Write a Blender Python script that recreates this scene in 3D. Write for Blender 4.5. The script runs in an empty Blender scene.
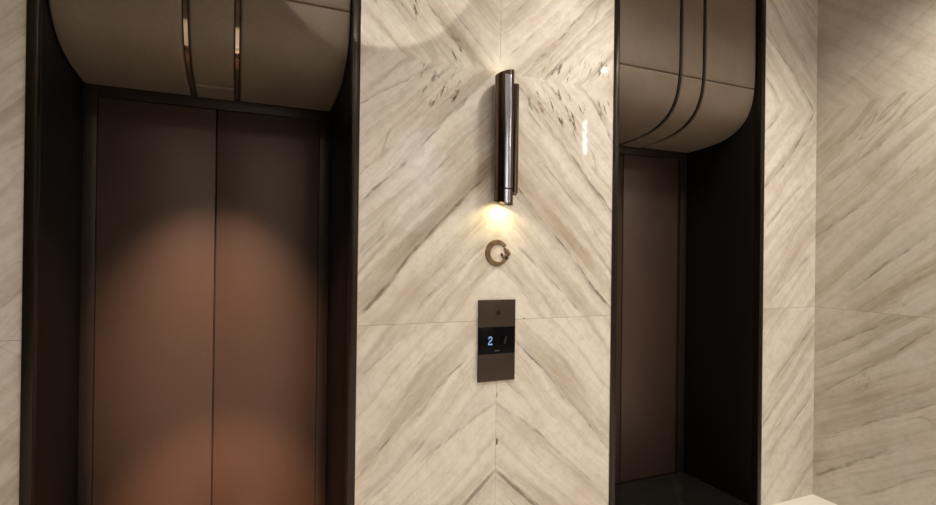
import bpy, bmesh, math, random
from mathutils import Vector, Matrix, Euler
C = bpy.context.scene.collection
SC = bpy.context.scene

# ------------------------------------------------------------------ camera
cam_d = bpy.data.cameras.new('camera'); cam = bpy.data.objects.new('camera', cam_d); C.objects.link(cam)
EYE = 1.547
yaw, pitch, roll = 0.4089, 0.0034, 0.0125
cam_d.sensor_fit = 'HORIZONTAL'; cam_d.sensor_width = 36.0; cam_d.lens = 36.0 * 531.75 / 936.0
cam_d.clip_start = 0.02; cam_d.clip_end = 50
R = Matrix.Rotation(-yaw, 4, 'Z') @ Matrix.Rotation(math.pi / 2 + pitch, 4, 'X') @ Matrix.Rotation(roll, 4, 'Z')
cam.matrix_world = Matrix.Translation((0, 0, EYE)) @ R
SC.camera = cam

# ------------------------------------------------------------------ world, exposure
w = bpy.data.worlds.new('world'); SC.world = w; w.use_nodes = True
w.node_tree.nodes['Background'].inputs[0].default_value = (0.02, 0.018, 0.015, 1)
w.node_tree.nodes['Background'].inputs[1].default_value = 0.3
SC.view_settings.view_transform = 'Standard'; SC.view_settings.look = 'None'
SC.view_settings.gamma = 1.0; SC.view_settings.use_curve_mapping = False
SC.view_settings.exposure = -0.16
CEIL = 3.35

# ------------------------------------------------------------------ lights
def spot(name, loc, aim, power, size_deg, blend, col=(1, .86, .68), radius=.03):
    l = bpy.data.lights.new(name, 'SPOT'); l.energy = power; l.color = col
    l.spot_size = math.radians(size_deg); l.spot_blend = blend; l.shadow_soft_size = radius
    o = bpy.data.objects.new(name, l); C.objects.link(o); o.location = loc
    o.rotation_euler = (Vector(aim) - Vector(loc)).to_track_quat('-Z', 'Y').to_euler()
    return o
WARM = (1.0, .925, .825)
DOWN = [(-0.10, 0.55), (0.78, 0.40), (1.55, 1.66), (2.85, 1.34), (3.19, 0.46), (0.30, -1.0), (1.10, -1.1)]
for i, (x, y) in enumerate(DOWN):
    spot('downlight_beam', (x, y, CEIL - .03), (x, y, 0), (84, 84, 100, 125, 92, 84, 84)[i], 150, 1.0, WARM, .014 if i == 4 else .10)
spot('added_wall_fill', (1.85, -.85, CEIL - .03), (2.0, -1.75, 2.3), 260, 60, .7, (.78, .89, 1), .05)  # added cool lamp: brightens the unseen front wall that the sconce tube reflects
# narrow accents: the two elevator doors and the upper corner of the marble pier
spot('door_beam', (-.10, .80, CEIL - .03), (-.10, 2.9, .97), 1150, 25, 1.0, (1, .64, .44), .03)
spot('door_beam', (2.40, .80, CEIL - .03), (2.40, 2.9, 0.95), 70, 20, 1.0, (1, .62, .42), .03)
spot('door_beam', (-.05, -.30, CEIL - .03), (-.05, 2.9, -.04), 2300, 17, .7, (1, .56, .36), .03)
spot('wall_beam', (.50, .30, CEIL - .03), (.53, 2.3, 2.98), 80, 28, .06, (1, .93, .82), .012)

# ------------------------------------------------------------------ node helpers
class NT:
    def __init__(s, name):
        s.m = bpy.data.materials.new(name); s.m.use_nodes = True
        s.t = s.m.node_tree; s.n = s.t.nodes; s.l = s.t.links
        s.b = s.n['Principled BSDF']
    def put(s, sock, v):
        if isinstance(v, bpy.types.NodeSocket): s.l.new(v, sock)
        else:
            if sock.type == 'RGBA' and len(v) == 3: v = (*v, 1)
            sock.default_value = v
    def math(s, op, a, b=0.0, c=None, clamp=False):
        n = s.n.new('ShaderNodeMath'); n.operation = op; n.use_clamp = clamp
        s.put(n.inputs[0], a); s.put(n.inputs[1], b)
        if c is not None: s.put(n.inputs[2], c)
        return n.outputs[0]
    def ss(s, x, e0, e1, t0=0.0, t1=1.0):
        n = s.n.new('ShaderNodeMapRange'); n.interpolation_type = 'SMOOTHSTEP'
        for i, v in enumerate((x, e0, e1, t0, t1)): s.put(n.inputs[i], v)
        return n.outputs[0]
    def xyz(s, x, y, z):
        n = s.n.new('ShaderNodeCombineXYZ')
        for i, v in enumerate((x, y, z)): s.put(n.inputs[i], v)
        return n.outputs[0]
    def noise(s, vec, scale=1.0, detail=2.0, rough=.5):
        n = s.n.new('ShaderNodeTexNoise'); s.put(n.inputs['Vector'], vec)
        n.inputs['Scale'].default_value = scale; n.inputs['Detail'].default_value = detail
        n.inputs['Roughness'].default_value = rough
        return n.outputs[0]
    def mix(s, f, a, b):
        n = s.n.new('ShaderNodeMix'); n.data_type = 'RGBA'
        s.put(n.inputs[0], f); s.put(n.inputs[6], a); s.put(n.inputs[7], b)
        return n.outputs[2]
    def obj(s):
        return s.n.new('ShaderNodeTexCoord').outputs['Object']
    def bump(s, h, strength, dist=.001):
        n = s.n.new('ShaderNodeBump'); n.inputs['Strength'].default_value = strength
        n.inputs['Distance'].default_value = dist; s.put(n.inputs['Height'], h)
        s.l.new(n.outputs[0], s.b.inputs['Normal'])
    def P(s, **k):
        for a, v in k.items(): s.put(s.b.inputs[a.replace('_', ' ')], v)

# ------------------------------------------------------------------ marble
LIGHT = (.81, .76, .69); TAN = (.42, .335, .24); VEIN = (.17, .115, .070); GREY = (.41, .35, .27)
RT = math.sqrt(.5)
def marble(name, axis, h0, z0, sx, sz, veins=(), seed=0.0, spots=(), tone=1.0, contrast=1.0, ang=45):
    """a = distance along the wall from the book-match seam, b = distance down (or up) from the level seam;
    the grain falls at ang degrees away from the seam; veins: (n0, m0, n1, m1, width, tail, strength)"""
    T = NT(name); o = T.obj()
    sp = T.n.new('ShaderNodeSeparateXYZ'); T.l.new(o, sp.inputs[0])
    h = sp.outputs[axis]; z = sp.outputs[2]
    a = T.math('MULTIPLY', T.math('SUBTRACT', h, h0), sx)
    b = T.math('MULTIPLY', T.math('SUBTRACT', z0, z), sz)
    ca, sa = math.cos(math.radians(ang)), math.sin(math.radians(ang))
    n = T.math('SUBTRACT', T.math('MULTIPLY', a, sa), T.math('MULTIPLY', b, ca))
    m = T.math('ADD', T.math('MULTIPLY', a, ca), T.math('MULTIPLY', b, sa))
    w1 = T.noise(T.xyz(T.math('MULTIPLY', m, 1.1), T.math('MULTIPLY', n, 1.8), seed), 1, 2)
    w2 = T.noise(T.xyz(T.math('MULTIPLY', m, 5.), T.math('MULTIPLY', n, 9.), seed + 3.1), 1, 3)
    w1 = T.math('SUBTRACT', w1, .5); w2 = T.math('SUBTRACT', w2, .5)
    nw = T.math('ADD', T.math('MULTIPLY_ADD', w1, .15, n), T.math('MULTIPLY', w2, .018))
    w3 = T.math('SUBTRACT', T.noise(T.xyz(T.math('MULTIPLY', m, 9.), T.math('MULTIPLY', n, 34.), seed + 61), 1, 3, .6), .5)
    nw = T.math('MULTIPLY_ADD', w3, .034, nw)
    nv = T.math('MULTIPLY_ADD', w3, .024, T.math('ADD', T.math('MULTIPLY_ADD', w1, .03, n), T.math('MULTIPLY', w2, .024)))
    band = T.noise(T.xyz(T.math('MULTIPLY', m, .42), T.math('MULTIPLY', nw, 6.5), seed + 7), 1, 7, .66)
    fine = T.noise(T.xyz(T.math('MULTIPLY', m, 1.5), T.math('MULTIPLY', nw, 46.), seed + 11), 1, 5, .7)
    cloud = T.noise(T.xyz(T.math('MULTIPLY', m, 2.0), T.math('MULTIPLY', n, 3.0), seed + 17), 1, 3)
    f = T.ss(band, .45, .70)
    f = T.math('MULTIPLY', f, T.ss(cloud, .25, .7, .35, 1.0))
    col = T.mix(T.math('MULTIPLY', f, 1.0 * contrast, clamp=True), LIGHT, TAN)
    g = T.ss(T.noise(T.xyz(T.math('MULTIPLY', m, .5), T.math('MULTIPLY', nw, 15.), seed + 23), 1, 5, .66), .47, .68)
    col = T.mix(T.math('MULTIPLY', g, .45 * contrast), col, GREY)
    fs = T.ss(fine, .5, .78)
    fleck = T.ss(T.noise(T.xyz(T.math('MULTIPLY', m, 7.), T.math('MULTIPLY', nw, 60.), seed + 67), 1, 4, .7), .52, .74)
    col = T.mix(T.math('MULTIPLY', T.math('MULTIPLY', fleck, T.math('MULTIPLY_ADD', f, .7, .2)), .55 * contrast), col, VEIN)
    mott = T.noise(o, 20, 6, .75)
    col = T.mix(T.ss(mott, .40, .72, 0, .30), col, TAN)
    blush = T.noise(o, 3.2, 3)
    col = T.mix(T.ss(blush, .5, .75, 0, .35), col, (.56, .44, .35))
    col = T.mix(T.math('MULTIPLY', fs, .34 * contrast), col, GREY)
    # thin natural veins following the grain
    r = T.math('ABSOLUTE', T.math('SUBTRACT', T.noise(T.xyz(T.math('MULTIPLY', m, .6), T.math('MULTIPLY', nw, 4.2), seed + 31), 1, 3, .55), .5))
    r = T.ss(r, .0, .010, 1, 0)
    mk = T.ss(T.noise(T.xyz(T.math('MULTIPLY', m, 1.5), T.math('MULTIPLY', n, 4.), seed + 37), 1, 2), .5, .7)
    col = T.mix(T.math('MULTIPLY', T.math('MULTIPLY', r, mk), .42 if contrast > .95 else (.25 if contrast > .7 else .06)), col, VEIN)
    brk = T.noise(T.xyz(T.math('MULTIPLY', m, 9.), T.math('MULTIPLY', n, 30.), seed + 41), 1, 3)
    brk = T.ss(brk, .36, .66, .12, .95)
    for (n0, m0, n1, m1, wd, tail, st) in veins:
        if m1 < m0: n0, m0, n1, m1 = n1, m1, n0, m0
        k = (n1 - n0) / max(1e-4, m1 - m0)
        d = T.math('SUBTRACT', nv, T.math('MULTIPLY_ADD', m, k, n0 - k * m0))
        core = T.ss(T.math('ABSOLUTE', d), wd * .25, wd, 1, 0)
        sgn = 1 if tail >= 0 else -1
        dt = T.math('MULTIPLY', d, sgn)
        tl = T.math('MULTIPLY', T.ss(dt, 0, abs(tail) + 1e-4, 1, 0), T.ss(dt, -.004, .002))
        tl = T.math('MULTIPLY', tl, T.math('MULTIPLY_ADD', fs, .5, .42))
        ext = T.math('MULTIPLY', T.ss(m, m0 - .05, m0 + .05), T.ss(m, m1 - .06, m1 + .06, 1, 0))
        v = T.math('MAXIMUM', T.math('MULTIPLY', core, brk), T.math('MULTIPLY', tl, .74))
        v = T.math('MULTIPLY', T.math('MULTIPLY', v, ext), st, clamp=True)
        col = T.mix(v, col, VEIN)
    for (a0, b0, ra, rb, st) in spots:            # dark crystal flecks, scratchy clusters along the grain
        da = T.math('DIVIDE', T.math('SUBTRACT', a, a0), ra); db = T.math('DIVIDE', T.math('SUBTRACT', b, b0), rb)
        q = T.math('ADD', T.math('MULTIPLY', da, da), T.math('MULTIPLY', db, db))
        q = T.ss(q, .2, 1.0, 1, 0)
        if ra > .02:
            u = T.math('MULTIPLY_ADD', a, 1.0, T.math('MULTIPLY', b, -.45)); vv = T.math('MULTIPLY_ADD', b, 1.0, T.math('MULTIPLY', a, .45))
            c = T.noise(T.xyz(T.math('MULTIPLY', u, 30.), T.math('MULTIPLY', vv, 6.5), seed + 53), 1, 4, .65)
            q = T.math('MULTIPLY', q, T.ss(c, .545, .655))
        col = T.mix(T.math('MULTIPLY', q, st), col, (.10, .065, .04))
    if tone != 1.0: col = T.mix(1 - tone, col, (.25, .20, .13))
    T.P(Base_Color=col, Roughness=.05); T.b.inputs['Specular IOR Level'].default_value = .42
    return T.m
def nm(x, z, h0, z0, sx, sz, ang=45):
    a = (x - h0) * sx; b = (z0 - z) * sz; c_, s_ = math.cos(math.radians(ang)), math.sin(math.radians(ang))
    return a * s_ - b * c_, a * c_ + b * s_
def vlist(h0, z0, sx, sz, segs, ang=45):
    out = []
    for (x0, za, x1, zb, wd, tail, st) in segs:
        out.append((*nm(x0, za, h0, z0, sx, sz, ang), *nm(x1, zb, h0, z0, sx, sz, ang), wd * 1.1, tail * 1.25, min(.95, st * 1.2)))
    return out

# ------------------------------------------------------------------ other materials
def metal(name, col, rough, metallic=1.0, grain=0.0, aniso=0.0, horiz=False):
    T = NT(name); T.P(Base_Color=col, Metallic=metallic, Roughness=rough)
    if grain:
        o = T.obj(); mp = T.n.new('ShaderNodeMapping'); T.l.new(o, mp.inputs[0])
        mp.inputs['Scale'].default_value = (6, 6, 900) if horiz else (900, 900, 6)
        f = T.noise(mp.outputs[0], 1, 2)
        g = T.noise(o, 260, 2)
        f2 = T.math('MULTIPLY_ADD', T.math('SUBTRACT', f, .5), .7, T.math('MULTIPLY', T.math('SUBTRACT', g, .5), .6))
        dark = tuple(c * (1 - grain) for c in col); lite = tuple(min(1, c * (1 + grain)) for c in col)
        T.P(Base_Color=T.mix(T.math('ADD', f2, .5, clamp=True), dark, lite))
        T.P(Roughness=T.math('MULTIPLY_ADD', f2, .12, rough))
    return T.m
M_DOOR = metal('brushed_bronze', (.074, .046, .034), .45, .40, .25)
M_FRAME = metal('dark_bronze_frame', (.034, .022, .016), .42, .45, .12)
M_TRIM = metal('polished_dark_bronze', (.036, .028, .023), .28, .8)
M_JAMB = metal('black_bronze', (.006, .005, .004), .45, .0)
M_JAMB.node_tree.nodes['Principled BSDF'].inputs['Specular IOR Level'].default_value = .25
M_SCONCE = metal('bronze_tube', (.15, .105, .085), .16, 1.0)
M_HIGHLIGHT = metal('highlight_metal', (.62, .66, .78), .14, 1.0)
M_BRASS = metal('polished_inlay', (.55, .45, .34), .12, 1.0)
M_PANEL = metal('bronze_plate', (.055, .036, .025), .42, .5, .08)
M_DARK = metal('dark_gap', (.008, .007, .006), .6, 0.0)
def leather():
    T = NT('taupe_leather'); o = T.obj()
    v = T.n.new('ShaderNodeTexVoronoi'); T.l.new(o, v.inputs['Vector']); v.inputs['Scale'].default_value = 420
    g = T.noise(o, 300, 2); big = T.noise(o, 5, 3)
    c = T.mix(T.ss(g, .3, .7), (.150, .113, .082), (.205, .158, .117))
    c = T.mix(T.math('MULTIPLY', T.ss(big, .35, .7), .35), c, (.13, .098, .072))
    T.P(Base_Color=c, Roughness=.52); T.b.inputs['Specular IOR Level'].default_value = .35
    T.bump(T.math('ADD', v.outputs[0], g), .35, .0008)
    return T.m
M_LEATHER = leather()
def display_glass():
    T = NT('display_glass'); T.P(Base_Color=(.003, .003, .004), Roughness=.05); T.b.inputs['Specular IOR Level'].default_value = .08; return T.m
M_GLASS = display_glass()
def emis(name, col, s):
    T = NT(name); T.P(Base_Color=(0, 0, 0), Emission_Color=col, Emission_Strength=s, Roughness=.5); return T.m
M_DIGIT = emis('blue_led', (.32, .56, 1.0), 1.0)
M_DIM = emis('dim_led', (.35, .45, .50), .10)
M_LABEL = emis('green_led', (.35, .42, .25), .18)
M_BULB = emis('warm_bulb', (1, .80, .45), 6)
M_LENS = emis('downlight_lens', (1, .9, .75), 6)
M_LED = emis('white_led', (.86, .93, 1.0), 22)
M_LEDDIM = emis('dim_white_led', (.92, .95, 1), 2.2)
def plain(name, col, rough, spec=.5):
    T = NT(name); T.P(Base_Color=col, Roughness=rough); T.b.inputs['Specular IOR Level'].default_value = spec; return T.m
M_SLAT = emis('pale_lit_slat', (.80, .88, 1.0), 2.6)
M_CEIL = plain('ceiling_paint', (.62, .57, .50), .8)
M_WHITE = plain('white_enamel', (.75, .73, .7), .4)
def floor_white():
    T = NT('cream_polished_stone'); o = T.obj()
    c = T.mix(T.ss(T.noise(o, 2.2, 5, .6), .45, .75), (.90, .85, .77), (.78, .70, .60))
    T.P(Base_Color=c, Roughness=.12); return T.m
def floor_dark():
    T = NT('black_marble'); o = T.obj()
    w_ = T.noise(o, 3, 3)
    r = T.math('ABSOLUTE', T.math('SUBTRACT', T.noise(o, 2.6, 5, .6), .5))
    v = T.math('MULTIPLY', T.ss(r, 0, .006, 1, 0), T.ss(w_, .45, .65))
    T.P(Base_Color=T.mix(v, (.012, .011, .009), (.10, .09, .07)), Roughness=.22); return T.m
M_FLOOR, M_FLOORD = floor_white(), floor_dark()
RING = NT('ochre_brown_ring'); _o = RING.obj()
RING.P(Base_Color=RING.mix(RING.ss(RING.noise(_o, 28, 3), .35, .7), (.14, .085, .042), (.25, .165, .09)), Roughness=.3)
M_RING = RING.m
M_RINGD = plain('dark_brown_ring', (.05, .03, .018), .35)

# ------------------------------------------------------------------ mesh helpers
def add_box(bm, x0, x1, y0, y1, z0, z1, bev=0.0, mi=0, seg=2):
    r = bmesh.ops.create_cube(bm, size=1.0)
    vs = r['verts']
    for v in vs:
        v.co = Vector(((x0 + x1) / 2 + v.co.x * (x1 - x0), (y0 + y1) / 2 + v.co.y * (y1 - y0), (z0 + z1) / 2 + v.co.z * (z1 - z0)))
    fs = list({f for v in vs for f in v.link_faces}); es = list({e for v in vs for e in v.link_edges})
    for f in fs: f.material_index = mi
    if bev:
        rr = bmesh.ops.bevel(bm, geom=es, offset=bev, segments=seg, affect='EDGES', profile=.5)
        for f in rr['faces']: f.material_index = mi
def obj(name, bm, mats, parent=None, smooth=False):
    me = bpy.data.meshes.new(name); bmesh.ops.recalc_face_normals(bm, faces=bm.faces); bm.to_mesh(me); bm.free()
    for mm in (mats if isinstance(mats, (list, tuple)) else [mats]): me.materials.append(mm)
    if smooth:
        me.shade_smooth()
        try: me.set_sharp_from_angle(angle=math.radians(40))
        except Exception: pass
    o = bpy.data.objects.new(name, me); C.objects.link(o)
    if parent:
        o.parent = parent; o.matrix_parent_inverse = parent.matrix_basis.inverted()
    return o
def box(name, b, mat, parent=None, bev=.001):
    bm = bmesh.new(); add_box(bm, *b, bev); return obj(name, bm, mat, parent, True)
def struct(o, label=None):
    o['kind'] = 'structure'
    if label: o['label'] = label
    return o
def thing(name, loc, label, cat, group=None):
    o = bpy.data.objects.new(name, None); C.objects.link(o); o.location = loc; o.empty_display_size = .1
    o['label'] = label; o['category'] = cat
    if group: o['group'] = group
    return o
def cyl(bm, x, y, z0, z1, r, n=40, r1=None, cap=True):
    r1 = r if r1 is None else r1
    a = [bm.verts.new((x + r * math.cos(2 * math.pi * i / n), y + r * math.sin(2 * math.pi * i / n), z0)) for i in range(n)]
    b = [bm.verts.new((x + r1 * math.cos(2 * math.pi * i / n), y + r1 * math.sin(2 * math.pi * i / n), z1)) for i in range(n)]
    for i in range(n): bm.faces.new((a[i], a[(i + 1) % n], b[(i + 1) % n], b[i]))
    if cap: bm.faces.new(a[::-1]); bm.faces.new(b)

# ------------------------------------------------------------------ room layout
YW = 2.30; REC = .581; YB = YW + REC                # wall plane, back of the recesses
XL, WID, XL2, XC = -.680, 1.157, 1.832, 3.485       # left recess, recess width, right recess, right corner
XR, XR2 = XL + WID, XL2 + WID
XS, ZS, ZJ = 1.1545, 2.43, 1.231                    # book-match seam of the pier, its level seam, the lower joint
XLEFT, YFRONT = -2.4, -1.75
TH = YB + .25
TW = .034

# marble slabs of the pier: left/right of the seam, upper/middle/lower
def side(sx, sz, z0, segs, spots=(), seed=0.0, name='marble', h0=XS, axis=0, tone=1.0, contrast=1.0, ang=45):
    vl = vlist(h0, z0, sx, sz, segs, ang)
    sl = [((x - h0) * sx, (z0 - z) * sz, ra, rb, st) for (x, z, ra, rb, st) in spots]
    return marble(name, axis, h0, z0, sx, sz, vl, seed, sl, tone, contrast, ang)
MS = []
# middle right
MS.append(side(1, 1, ZS, [
    (1.23, 2.40, 1.84, 1.775, .010, -.05, .62), (1.26, 1.875, 1.587, 1.529, .009, -.07, .80), (1.587, 1.529, 1.85, 1.25, .011, -.05, .85),
    (1.276, 1.571, 1.62, 1.281, .012, .07, .55), (1.22, 2.19, 1.62, 1.80, .006, .05, .38), (1.70, 2.36, 1.85, 2.13, .010, .03, .60),
    (1.46, 2.22, 1.86, 1.70, .004, .06, .32), (1.30, 2.27, 1.40, 2.16, .012, -.04, .5)],
    [(1.50, 2.30, .17, .12, .95), (1.62, 2.24, .10, .12, .9), (1.76, 2.33, .07, .07, .7), (1.33, 2.33, .06, .08, .7), (1.302, 1.231, .008, .008, .9)], name='marble_slab_a'))
# middle left
MS.append(side(-1, 1, ZS, [
    (1.11, 2.41, .758, 2.035, .007, .06, .62), (.758, 2.035, .46, 1.735, .010, -.03, .7), (1.101, 1.942, .83, 1.675, .013, .06, .75),
    (.83, 1.675, .48, 1.27, .014, .07, .75), (1.085, 1.592, .75, 1.30, .012, .09, .55), (.80, 2.40, .48, 2.195, .006, .02, .60),
    (1.08, 2.20, .80, 1.90, .006, .05, .40), (1.13, 2.43, .86, 2.16, .005, .03, .45), (.62, 1.66, .48, 1.53, .010, .06, .4)],
    [(.86, 2.30, .14, .11, .95), (.74, 2.38, .08, .05, .7)], name='marble_slab_b'))
# upper right / upper left
MS.append(side(1, -1, ZS, [
    (1.27, 2.42, 1.49, 2.655, .012, .10, .62), (1.49, 2.655, 1.80, 2.98, .010, .05, .7), (1.215, 2.53, 1.49, 2.796, .007, .05, .5),
    (1.40, 2.44, 1.84, 2.90, .006, .04, .5), (1.17, 2.66, 1.42, 2.93, .006, .05, .35), (1.66, 2.44, 1.84, 2.66, .006, .03, .5)],
    [(1.52, 2.49, .15, .09, .95), (1.72, 2.55, .12, .10, .85), (1.30, 2.47, .06, .05, .7)], name='marble_slab_c'))
MS.append(side(-1, -1, ZS, [
    (1.01, 2.45, .80, 2.68, .012, -.11, .70), (.83, 2.48, .62, 2.72, .008, .04, .55), (1.12, 2.47, .86, 2.73, .007, -.05, .45),
    (.70, 2.56, .52, 2.80, .006, -.04, .4)],
    [(.93, 2.50, .07, .07, .9), (.68, 2.68, .10, .11, .95), (.55, 2.75, .10, .12, .95)], name='marble_slab_d'))
# lower right / lower left
MS.append(side(1, 1, ZS, [
    (1.27, 1.11, 1.50, .895, .006, .03, .62), (1.50, .895, 1.80, .555, .006, .03, .75), (1.16, .83, 1.461, .613, .012, -.10, .42),
    (1.40, .66, 1.75, .34, .010, -.08, .40), (1.155, .50, 1.45, .24, .016, -.10, .70), (1.20, 1.21, 1.50, .95, .01, -.08, .30), (1.155, .98, 1.32, .83, .006, .04, .35)],
    [(1.160, .645, .010, .022, .9), (1.158, .87, .006, .016, .5)], seed=2.0, name='marble_slab_e', contrast=.8))
MS.append(side(-1, 1, ZS, [
    (1.0, 1.06, .653, .76, .006, .04, .50), (.653, .76, .48, .56, .006, .03, .55), (1.15, .84, .795, .62, .012, .10, .42),
    (1.15, .50, .90, .29, .016, -.10, .62), (.80, .70, .49, .42, .01, .07, .35), (.72, 1.20, .48, 1.0, .01, .07, .30)], seed=2.0, name='marble_slab_f', contrast=.8))
# narrow strip right of the right recess: upper, middle, lower
ZR = 2.505
MS.append(side(-1, -1, ZR, [(3.46, 2.515, 3.269, 2.724, .012, .04, .60), (3.269, 2.724, 2.99, 2.95, .010, -.03, .55), (3.40, 2.80, 3.0, 3.2, .006, .04, .4), (3.15, 2.53, 3.0, 2.68, .01, .04, .4)],
    seed=5.0, name='marble_slab_g', h0=XC, contrast=.8))
MS.append(side(-1, 1, ZR, [(3.46, 2.50, 3.23, 2.185, .010, .04, .60), (3.23, 2.185, 2.99, 1.98, .010, .03, .55), (3.328, 2.021, 3.04, 1.753, .010, .03, .50), (3.433, 1.57, 3.059, 1.284, .010, .05, .4),
    (3.40, 1.90, 3.0, 1.50, .006, .03, .35), (3.15, 2.47, 3.0, 2.33, .01, .05, .4)], seed=5.0, name='marble_slab_h', h0=XC, contrast=.8))
MS.append(side(-1, 1, ZR, [(3.47, 1.10, 3.067, .752, .006, .03, .55), (3.467, .653, 3.03, .29, .008, .04, .45), (3.40, .88, 3.0, .50, .010, .05, .35)], seed=6.0, name='marble_slab_i', h0=XC, contrast=.8))
# left of the left recess
MS.append(side(-1, 1, 2.62, [(-.68, 1.17, -.80, 1.25, .012, .03, .7), (-.68, 1.03, -.80, 1.13, .012, .03, .7), (-.68, 2.1, -.9, 2.3, .01, .05, .5)], seed=9.0, name='marble_slab_j', h0=-1.3, contrast=.9))
bm = bmesh.new(); G = .0007
def slab(x0, x1, z0, z1, mi):                                    # only the ZJ course has an open joint; ZS and XS are butt-matched
    add_box(bm, x0, x1, YW, YW + .03, z0 + (G if z0 == ZJ else 0), z1 - (G if z1 == ZJ else 0), 0, mi, 1)
for (x0, x1, k) in ((XS, XL2, 0), (XR, XS, 1)):
    slab(x0, x1, ZJ, ZS, k); slab(x0, x1, ZS, CEIL, 2 + k); slab(x0, x1, 0, ZJ, 4 + k)
slab(XR2, XC, ZR, CEIL, 6); slab(XR2, XC, ZJ, ZR, 7); slab(XR2, XC, 0, ZJ, 8)
slab(XLEFT, XL, ZJ, CEIL, 9); slab(XLEFT, XL, 0, ZJ, 9)
MS.append(plain('stone_core', (.22, .18, .13), .9))
for (x0, x1) in ((XLEFT, XL), (XR, XL2), (XR2, XC)): add_box(bm, x0 + .001, x1 - .001, YW + .0006, YW + .029, ZJ - .002, ZJ + .002, 0, 10)
add_box(bm, XS - .0006, XS + .0006, YW - .00015, YW + .02, 0.0, ZJ - .01, 0, 10); add_box(bm, XS - .0006, XS + .0006, YW - .00015, YW + .02, ZS + .05, CEIL, 0, 10)
for (x0, x1) in ((XLEFT, XL), (XR, XL2), (XR2, XC + .2)):
    add_box(bm, x0 + .002, x1 - .002, YW + .031, TH, 0, CEIL, 0, 10)
for (x0, x1) in ((XL, XR), (XL2, XR2)):                          # backs of the recesses
    add_box(bm, x0, x1, YB + .12, TH, 0, CEIL, 0, 10)
struct(obj('wall_back', bm, MS), 'book-matched cream marble wall with two elevator recesses')

# right wall
RSEG = [(2.40, 1.62, 1.97, 1.905, .008, .05, .62), (2.08, 1.355, 1.64, 1.715, .010, .06, .62), (2.288, 2.10, 1.92, 2.433, .010, .08, .45), (2.2, 2.06, 1.60, 2.43, .006, .06, .42),
        (2.27, 1.85, 1.70, 2.25, .006, .08, .35)]
RSEGL = [(2.29, .64, 1.64, 1.17, .010, .08, .50), (2.287, .131, 1.854, .443, .014, .05, .60), (2.28, .95, 1.80, 1.22, .010, .08, .55), (2.25, .84, 1.62, 1.30, .006, .04, .45), (2.25, .40, 1.60, .80, .012, .1, .45), (2.0, .12, 1.5, .5, .012, .1, .4)]
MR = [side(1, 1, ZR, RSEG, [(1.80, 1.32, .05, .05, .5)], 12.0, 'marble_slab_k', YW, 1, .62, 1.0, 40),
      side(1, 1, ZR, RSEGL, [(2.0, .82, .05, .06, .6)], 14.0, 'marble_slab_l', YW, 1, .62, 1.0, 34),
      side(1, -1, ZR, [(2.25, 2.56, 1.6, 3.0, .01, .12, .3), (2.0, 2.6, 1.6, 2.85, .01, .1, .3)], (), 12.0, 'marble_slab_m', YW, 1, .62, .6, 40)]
bm = bmesh.new()
for (z0, z1, k) in ((ZJ, ZR, 0), (0, ZJ, 1), (ZR, CEIL, 2)):
    for (y0, y1) in ((YFRONT, .5), (.5, YW)):
        add_box(bm, XC, XC + .03, y0, y1, z0 + (G if z0 == ZJ else 0), z1 - (G if z1 == ZJ else 0), 0, k, 1)
add_box(bm, XC + .0006, XC + .029, YFRONT + .01, YW - .001, ZJ - .002, ZJ + .002, 0, 3)
add_box(bm, XC + .031, XC + .2, YFRONT, YW + .03, 0, CEIL, 0, 0)
MR.append(MS[10])
struct(obj('wall_right', bm, MR), 'cream marble side wall meeting the elevator wall in a corner')

# walls behind the camera and left (they only light and reflect), ceiling, floor
MF = plain('walnut_panel', (.085, .062, .046), .35)
MFM = marble('marble_slab_n', 0, 1.6, 2.0, 1, 1, (), 20.0, (), 1.0, .8)
bm = bmesh.new(); add_box(bm, XLEFT, .6, YFRONT - .2, YFRONT, 0, CEIL, 0, 0); add_box(bm, .6, XC + .2, YFRONT - .2, YFRONT, 0, CEIL, 0, 1)
struct(obj('wall_front', bm, [MF, MFM]))
struct(box('wall_left', (XLEFT - .2, XLEFT, YFRONT, TH, 0, CEIL), MF, bev=0))
struct(box('ceiling', (XLEFT - .2, XC + .2, YFRONT - .2, TH, CEIL, CEIL + .15), M_CEIL, bev=0))
bm = bmesh.new()
add_box(bm, XLEFT - .2, XC + .2, YFRONT - .2, YW, -.12, 0, 0, 0)
for (x0, x1) in ((XL, XR), (XL2, XR2)): add_box(bm, x0, x1, YW, YB + .12, -.12, 0, 0, 1)
for (x0, x1) in ((XL, XR), (XL2, XR2)):                          # thin metal edging where the dark stone meets the reveals
    add_box(bm, x0 + TW, x0 + TW + .004, YW + .01, YB, -.01, .003, 0, 2); add_box(bm, x1 - TW - .004, x1 - TW, YW + .01, YB, -.01, .003, 0, 2)
    add_box(bm, x0 + TW, x1 - TW, YB - .006, YB - .001, -.01, .003, 0, 2)
struct(obj('floor', bm, [M_FLOOR, M_FLOORD, M_PANEL]), 'polished cream stone floor, dark stone inside the elevator recesses')

# ------------------------------------------------------------------ recess metalwork
def jambs(x0, x1, k):
    for j, (xa, xb, sgn) in enumerate(((x0, x0 + TW, 1), (x1 - TW, x1, -1))):
        bm = bmesh.new()
        add_box(bm, xa, xb, YW - .008, YW + .035, 0, CEIL, .0025, 0)                  # polished edge strip
        add_box(bm, xa, xb, YW + .037, YB + .12, 0, CEIL, .001, 1)                   # dark reveal panel
        o = obj('trim_%d' % (2 * k + j + 1), bm, [M_TRIM, M_JAMB], None, True)
        struct(o, 'dark bronze edge strip and reveal on the %s side of the %s elevator recess' % (('left', 'right')[j], ('left', 'right')[k]))
jambs(XL, XR, 0); jambs(XL2, XR2, 1)

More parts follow.
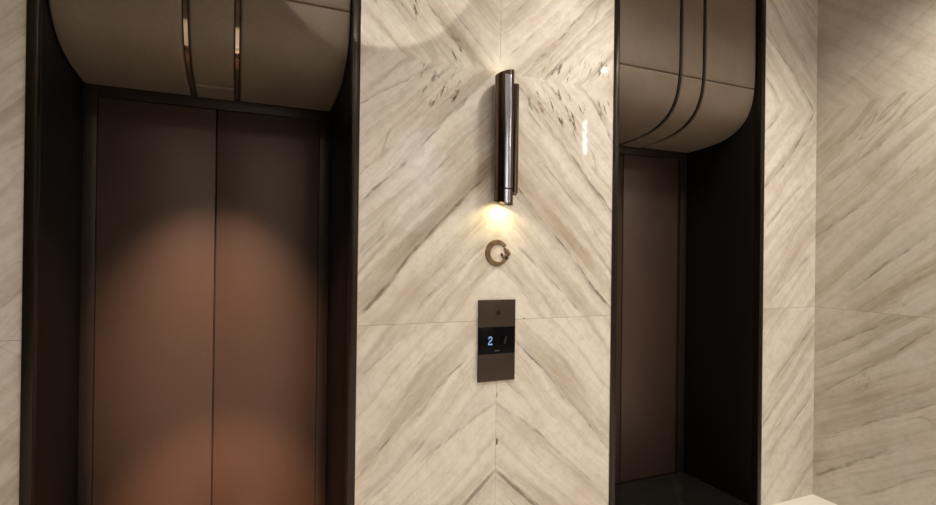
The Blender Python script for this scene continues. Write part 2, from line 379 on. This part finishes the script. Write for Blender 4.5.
def elevator(x0, x1, k):
    root = bpy.data.objects.new('door_%d' % (k + 1), None); C.objects.link(root); root.location = ((x0 + x1) / 2, YB, 0)
    struct(root, ('closed bronze elevator doors in the left recess', 'bronze elevator doors half hidden in the right recess')[k])
    a, b = x0 + TW, x1 - TW; FW = .053; HD = 2.245; YD = YB + .030
    bm = bmesh.new()
    add_box(bm, a, a + FW, YB, YB + .10, 0, HD + .09, .002); add_box(bm, b - FW, b, YB, YB + .10, 0, HD + .09, .002)
    add_box(bm, a + FW, b - FW, YB, YB + .10, HD, HD + .09, .002)
    obj('door_frame', bm, M_FRAME, root, True)
    mid = (a + b) / 2
    box('door_panel', (a + FW - .02, mid - .0035, YD, YD + .035, .006, HD + .02), M_DOOR, root, .002)
    box('door_panel', (mid + .0035, b - FW + .02, YD, YD + .035, .006, HD + .02), M_DOOR, root, .002)
    box('door_sill', (a + FW, b - FW, YB + .002, YB + .09, 0, .004), M_TRIM, root, .001)
    box('door_backing', (a + .01, b - .01, YB + .08, YB + .115, .003, HD + .08), M_DARK, root, 0)
elevator(XL, XR, 0); elevator(XL2, XR2, 1)

# ------------------------------------------------------------------ leather canopies
PROF = [(2.328, CEIL - .004), (2.328, 2.75), (2.329, 2.66), (2.332, 2.599), (2.340, 2.545), (2.352, 2.495), (2.372, 2.448), (2.402, 2.405), (2.445, 2.368),
        (2.505, 2.336), (2.570, 2.316), (2.650, 2.302), (2.740, 2.294), (2.878, 2.287)]
def curve_pts(P, n=400):
    pts = []
    Q = [P[0]] + P + [P[-1]]
    for i in range(1, len(Q) - 2):
        p0, p1, p2, p3 = (Vector(Q[i - 1]), Vector(Q[i]), Vector(Q[i + 1]), Vector(Q[i + 2]))
        t0, t1, t2, t3 = 0, (p1 - p0).length ** .5, 0, 0
        if t1 == 0: t1 = .01
        t2 = t1 + (p2 - p1).length ** .5; t3 = t2 + max((p3 - p2).length ** .5, .01)
        for k in range(24):
            t = t1 + (t2 - t1) * k / 24
            A1 = p0 * ((t1 - t) / (t1 - t0)) + p1 * ((t - t0) / (t1 - t0))
            A2 = p1 * ((t2 - t) / (t2 - t1)) + p2 * ((t - t1) / (t2 - t1))
            A3 = p2 * ((t3 - t) / (t3 - t2)) + p3 * ((t - t2) / (t3 - t2))
            B1 = A1 * ((t2 - t) / (t2 - t0)) + A2 * ((t - t0) / (t2 - t0))
            B2 = A2 * ((t3 - t) / (t3 - t1)) + A3 * ((t - t1) / (t3 - t1))
            pts.append(B1 * ((t2 - t) / (t2 - t1)) + B2 * ((t - t1) / (t2 - t1)))
    pts.append(Vector(P[-1])); return pts
CP = curve_pts(PROF); SL = [0.0]
for i in range(1, len(CP)): SL.append(SL[-1] + (CP[i] - CP[i - 1]).length)
def at_s(s):
    s = max(0, min(SL[-1], s))
    lo, hi = 0, len(SL) - 1
    while hi - lo > 1:
        md = (lo + hi) // 2
        if SL[md] <= s: lo = md
        else: hi = md
    f = (s - SL[lo]) / max(1e-9, SL[hi] - SL[lo])
    p = CP[lo].lerp(CP[hi], f); d = (CP[hi] - CP[lo]).normalized()
    return p, Vector((d.y, -d.x)) if False else Vector((d.y, -d.x)) * 1.0
def s_of_z(z):
    for i, p in enumerate(CP):
        if p.y <= z: return SL[i]
def s_of_y(y):
    for i, p in enumerate(CP):
        if p.x >= y and p.y < 2.5: return SL[i]
def lin(a, b, e, n):
    L = [a, a + e * .12, a + e * .3, a + e * .6, a + e]
    L += [a + e + (b - a - 2 * e) * i / n for i in range(1, n)]
    return L + [b - e, b - e * .6, b - e * .3, b - e * .12, b]
def pad(x0, x1, s0, s1, r=.010, puff=.004, depth=.025):
    bm = bmesh.new(); xs = lin(x0, x1, r, 14); ss = lin(s0, s1, r, 30)
    def nrm(s):
        p, nn = at_s(s)
        q0, _ = at_s(s - .004); q1, _ = at_s(s + .004); d = (q1 - q0).normalized()
        return p, Vector((d.y, -d.x))          # outward: towards the lobby / down
    grid = []
    for s in ss:
        p, nv_ = nrm(s); row = []
        for x in xs:
            def e(d):
                return 0 if d >= r else r - math.sqrt(max(0, r * r - (r - d) ** 2))
            dx = min(x - x0, x1 - x); ds = min(s - s0, s1 - s)
            off = -min(r, math.hypot(e(dx), e(ds)))
            off += puff * min(1, dx / .07) ** .6 * min(1, ds / .07) ** .6 - puff
            row.append(bm.verts.new((x, p.x + nv_.x * off, p.y + nv_.y * off)))
        grid.append(row)
    for i in range(len(ss) - 1):
        for j in range(len(xs) - 1): bm.faces.new((grid[i][j], grid[i][j + 1], grid[i + 1][j + 1], grid[i + 1][j]))
    back = []
    for s in ss:
        p, nv_ = nrm(s)
        back.append((bm.verts.new((x0, p.x - nv_.x * depth, p.y - nv_.y * depth)), bm.verts.new((x1, p.x - nv_.x * depth, p.y - nv_.y * depth))))
    for i in range(len(ss) - 1):
        bm.faces.new((back[i][0], grid[i][0], grid[i + 1][0], back[i + 1][0]))
        bm.faces.new((grid[i][-1], back[i][1], back[i + 1][1], grid[i + 1][-1]))
        bm.faces.new((back[i][1], back[i][0], back[i + 1][0], back[i + 1][1]))
    bm.faces.new([back[0][0], back[0][1]] + grid[0][::-1]); bm.faces.new([back[-1][1], back[-1][0]] + grid[-1])
    return bm
def ribbon(x0, x1, s0, s1, o0, o1):
    bm = bmesh.new(); N = 60; prev = None; first = None
    for i in range(N + 1):
        s = s0 + (s1 - s0) * i / N; p, _ = at_s(s)
        q0, _ = at_s(s - .004); q1, _ = at_s(s + .004); d = (q1 - q0).normalized(); nn = Vector((d.y, -d.x))
        r = [bm.verts.new((x, p.x + nn.x * o, p.y + nn.y * o)) for (x, o) in ((x0, o0), (x0, o1), (x1, o1), (x1, o0))]
        if prev:
            for k in range(4): bm.faces.new((prev[k], prev[(k + 1) % 4], r[(k + 1) % 4], r[k]))
        else: bm.faces.new(r)
        prev = r
    bm.faces.new(prev[::-1]); return bm
def canopy(x0, x1, grooves, label, inlay_mat):
    a, b = x0 + TW + .003, x1 - TW - .003
    root = thing('elevator_canopy', ((x0 + x1) / 2, YW + .05, 2.29), label, 'canopy', 'leather canopies over the elevator doors')
    S0, S1 = .004, SL[-1] - .004; SZ = s_of_z(2.599); SY = s_of_y(2.70)
    (g0, g1), (g2, g3) = grooves
    for i, (xa, xb) in enumerate(((a, g0), (g1, g2), (g3, b))):
        obj('upper_pad', pad(xa, xb, S0, SZ - .0005), M_LEATHER, root, True)
        if i == 1:
            obj('lower_pad', pad(xa, xb, SZ + .0005, SY - .002), M_LEATHER, root, True)
            obj('end_pad', pad(xa, xb, SY + .002, S1, .009, .001), M_LEATHER, root, True)
        else: obj('lower_pad', pad(xa, xb, SZ + .0005, S1), M_LEATHER, root, True)
    for (xa, xb) in ((g0, g1), (g2, g3)):
        obj('groove_lining', ribbon(xa - .006, xb + .006, S0, S1, -.034, -.018), M_DARK, root, True)
        c = (xa + xb) / 2; hw = (xb - xa) * .30
        s = obj('inlay_strip', ribbon(c - hw, c + hw, S0, S1, -.018, -.006), inlay_mat, root, True); s['label'] = 'polished metal inlay strip'
canopy(XL, XR, ((-.213, -.189), (-.024, .000)), 'dark taupe leather canopy curving over the left elevator doors, with shiny metal strips', M_BRASS)
canopy(XL2, XR2, ((2.330, 2.352), (2.512, 2.534)), 'taupe leather canopy curving over the right elevator doors, with two dark grooves', M_JAMB)

# ------------------------------------------------------------------ wall sconce
sc = thing('wall_sconce', (1.154, YW, 1.78), 'slim bronze tube wall sconce glowing downward on the marble pier', 'wall lamp')
SX, SY_, SR = 1.147, 2.236, .046
def shell(bm, x, y, r, t, z0, z1, top=0.0, bot=0.0, n=56):
    """open tube with wall thickness; ends may slant (higher / lower away from the wall)"""
    rings = []
    for (rr, zz, sl) in ((r, z0, bot), (r, z1, top), (r - t, z1, top), (r - t, z0, bot)):
        rings.append([bm.verts.new((x + rr * math.cos(2 * math.pi * i / n), y + rr * math.sin(2 * math.pi * i / n),
                                    zz + sl * (math.cos(2 * math.pi * i / n) * .9 - math.sin(2 * math.pi * i / n) * .45))) for i in range(n)])
    for k in range(4):
        A, B = rings[k], rings[(k + 1) % 4]
        for i in range(n): bm.faces.new((A[i], A[(i + 1) % n], B[(i + 1) % n], B[i]))
bm = bmesh.new(); shell(bm, SX, SY_, SR, .003, 1.858, 2.402, .013); obj('tube', bm, M_SCONCE, sc, True)
bm = bmesh.new(); shell(bm, SX, SY_, SR, .003, 1.790, 1.852, 0, -.012); obj('lamp_head', bm, M_SCONCE, sc, True)
bm = bmesh.new()  # raised bluish metal strip in place of the reflected highlight on the tube
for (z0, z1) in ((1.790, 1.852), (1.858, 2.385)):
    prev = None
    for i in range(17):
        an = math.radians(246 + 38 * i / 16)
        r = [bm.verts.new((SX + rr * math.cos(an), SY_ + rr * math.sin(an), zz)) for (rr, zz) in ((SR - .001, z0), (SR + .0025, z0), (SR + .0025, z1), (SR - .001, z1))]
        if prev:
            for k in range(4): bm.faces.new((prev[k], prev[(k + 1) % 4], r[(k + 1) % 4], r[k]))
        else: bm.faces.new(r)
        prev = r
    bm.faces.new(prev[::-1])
fi = obj('highlight_stripe', bm, M_HIGHLIGHT, sc, True); fi['label'] = 'bright metal stripe standing in for the highlight down the tube'
bm = bmesh.new(); cyl(bm, SX, SY_, 1.845, 1.865, SR - .004); obj('joint_ring', bm, M_DARK, sc, True)
bm = bmesh.new(); cyl(bm, 1.199, 2.228, 1.842, 2.355, .019, 32); cyl(bm, 1.199, 2.228, 1.828, 1.842, .009, 32, .019); obj('side_tube', bm, M_SCONCE, sc, True)
bm = bmesh.new(); add_box(bm, SX - .02, SX + .04, 2.262, YW, 1.95, 2.30, .003); obj('wall_bracket', bm, M_SCONCE, sc, True)
bm = bmesh.new(); cyl(bm, SX, SY_, 1.832, 1.842, SR - .006, 32); lb = obj('lower_bulb', bm, M_BULB, sc, True); lb['label'] = 'glowing warm bulb'
bm = bmesh.new(); cyl(bm, SX, SY_, 2.36, 2.37, SR - .006, 32); obj('upper_bulb', bm, M_BULB, sc, True)
spot('sconce_beam', (SX + .004, SY_ - .004, 1.796), (SX + .01, SY_ + .05, 1.3), 1.75, 160, .5, (1, .85, .44), .016)
spot('sconce_glow', (SX, SY_, 2.385), (SX, SY_ + .03, 3.0), .28, 120, .8, (1, .92, .78), .02)

# ------------------------------------------------------------------ ring ornament below the sconce
bm = bmesh.new(); N = 64; prev = None; A0, A1 = math.radians(38), math.radians(330)
for i in range(N + 1):
    t = i / N; an = A0 + (A1 - A0) * t
    wd = .0085 + .0065 * math.sin(min(1, t * 1.15) * math.pi) ** .7 * (0.8 + .3 * t)
    rc = .052; r = []
    for (dr, dy) in ((-wd, 0), (-wd * .8, -.006), (wd * .8, -.006), (wd, 0)):
        r.append(bm.verts.new((1.152 + (rc + dr) * math.cos(an), YW + .0005 + dy, 1.555 + (rc + dr) * 1.02 * math.sin(an))))
    if prev:
        for k in range(4): bm.faces.new((prev[k], prev[(k + 1) % 4], r[(k + 1) % 4], r[k]))
    else: bm.faces.new(r)
    prev = r
bm.faces.new(prev[::-1])
ring = thing('ring_ornament', (1.152, YW, 1.555), 'small brown open ring on the marble between sconce and call panel', 'ring ornament')
obj('ring_band', bm, M_RING, ring, True)
for (dx, dz, s) in ((.022, -.008, .008), (.047, -.020, .013)):
    bm = bmesh.new(); bmesh.ops.create_icosphere(bm, subdivisions=2, radius=s)
    for v in bm.verts: v.co = Vector((1.152 + dx + v.co.x * .8, YW - .004 + v.co.y * .5, 1.555 + dz + v.co.z * 1.15))
    f = obj('dark_stud', bm, M_RINGD, ring, True); f['label'] = 'dark brown stud'
bm = bmesh.new()
for (dx, dz, s) in ((.050, .008, .013), (.060, -.002, .012), (.040, .018, .008), (.036, -.018, .012)):
    r = bmesh.ops.create_icosphere(bm, subdivisions=2, radius=s)
    for v in r['verts']: v.co = Vector((1.152 + dx + v.co.x, YW - .001 + v.co.y * .4, 1.555 + dz + v.co.z))
obj('ring_boss', bm, M_RING, ring, True)

# ------------------------------------------------------------------ hall call panel
cp = thing('elevator_call_panel', (1.15, YW, .94), 'bronze elevator call panel with a black display reading 2, on the marble pier', 'call panel')
PX0, PX1, PZ0, PZ1 = 1.052, 1.248, .940, 1.330; PY = YW - .012
ZD1, ZD0 = 1.200, 1.070
box('upper_plate', (PX0, PX1, PY, YW, ZD1, PZ1), M_PANEL, cp, .0015)
box('lower_plate', (PX0, PX1, PY, YW, PZ0, ZD0), M_PANEL, cp, .0015)
dsp = box('display', (PX0, PX1, PY + .0005, YW, ZD0, ZD1), M_GLASS, cp, .0008)
def flat_cyl(name, x, z, r, y0, y1, mat, parent):
    bm = bmesh.new(); cyl(bm, 0, 0, 0, y1 - y0, r, 28)
    for v in bm.verts: v.co = Vector((x + v.co.x, y1 - v.co.z, z + v.co.y))
    return obj(name, bm, mat, parent, True)
flat_cyl('key_switch', 1.155, 1.267, .011, PY - .002, PY + .004, M_JAMB, cp)
bm = bmesh.new(); px = .0050
for (r_, row) in enumerate(('.###.', '#...#', '....#', '..##.', '.#...', '#....', '#####')):
    for (c_, ch) in enumerate(row):
        if ch == '#':
            x = 1.103 + c_ * px * .84; z = 1.155 - r_ * px * 1.15
            add_box(bm, x, x + px * .84, PY - .0006, PY + .002, z - px * 1.15, z)
g = obj('floor_digit', bm, M_DIGIT, dsp); g['label'] = 'glowing blue digit 2'
bm = bmesh.new()
for i in range(6): add_box(bm, 1.187 + i * .0022, 1.191 + i * .0022, PY - .0006, PY + .002, 1.118 + i * .006, 1.124 + i * .006)
obj('slash_mark', bm, M_DIM, dsp)
bm = bmesh.new()
for i in range(3): add_box(bm, 1.137 + i * .009, 1.144 + i * .009, PY - .0006, PY + .002, 1.083, 1.088)
obj('status_light', bm, M_LABEL, dsp)

# ------------------------------------------------------------------ lamps outside the frame (seen as light and as glints in the marble)
for i, (x, y) in enumerate(DOWN):
    bm = bmesh.new(); shell(bm, x, y, .052, .014, CEIL - .008, CEIL)
    t = thing('ceiling_downlight', (x, y, CEIL), 'round recessed ceiling downlight above the lobby', 'ceiling light', 'lobby downlights')
    obj('bezel', bm, M_WHITE, t, True)
    bm = bmesh.new(); cyl(bm, x, y, CEIL - .004, CEIL, .037, 32); obj('lens', bm, M_LENS, t, True)
sl_ = thing('lit_screen', (2.08, YFRONT, 1.8), 'pale lit slatted screen on the marble wall behind the viewer', 'screen')
for i in range(8): box('slat', (1.88 + i * .052, 1.906 + i * .052, YFRONT + .002, YFRONT + .03, 1.8, 3.1), M_SLAT, sl_, .002)
lw = thing('strip_light', (XC, -.24, 2.0), 'slim vertical white strip light on the right marble wall', 'wall light')
box('bright_tube', (XC - .014, XC - .001, -.262, -.222, 2.66, 3.03), M_LED, lw, .002)
box('dim_tube', (XC - .014, XC - .001, -.255, -.229, 1.95, 2.60), M_LEDDIM, lw, .002)
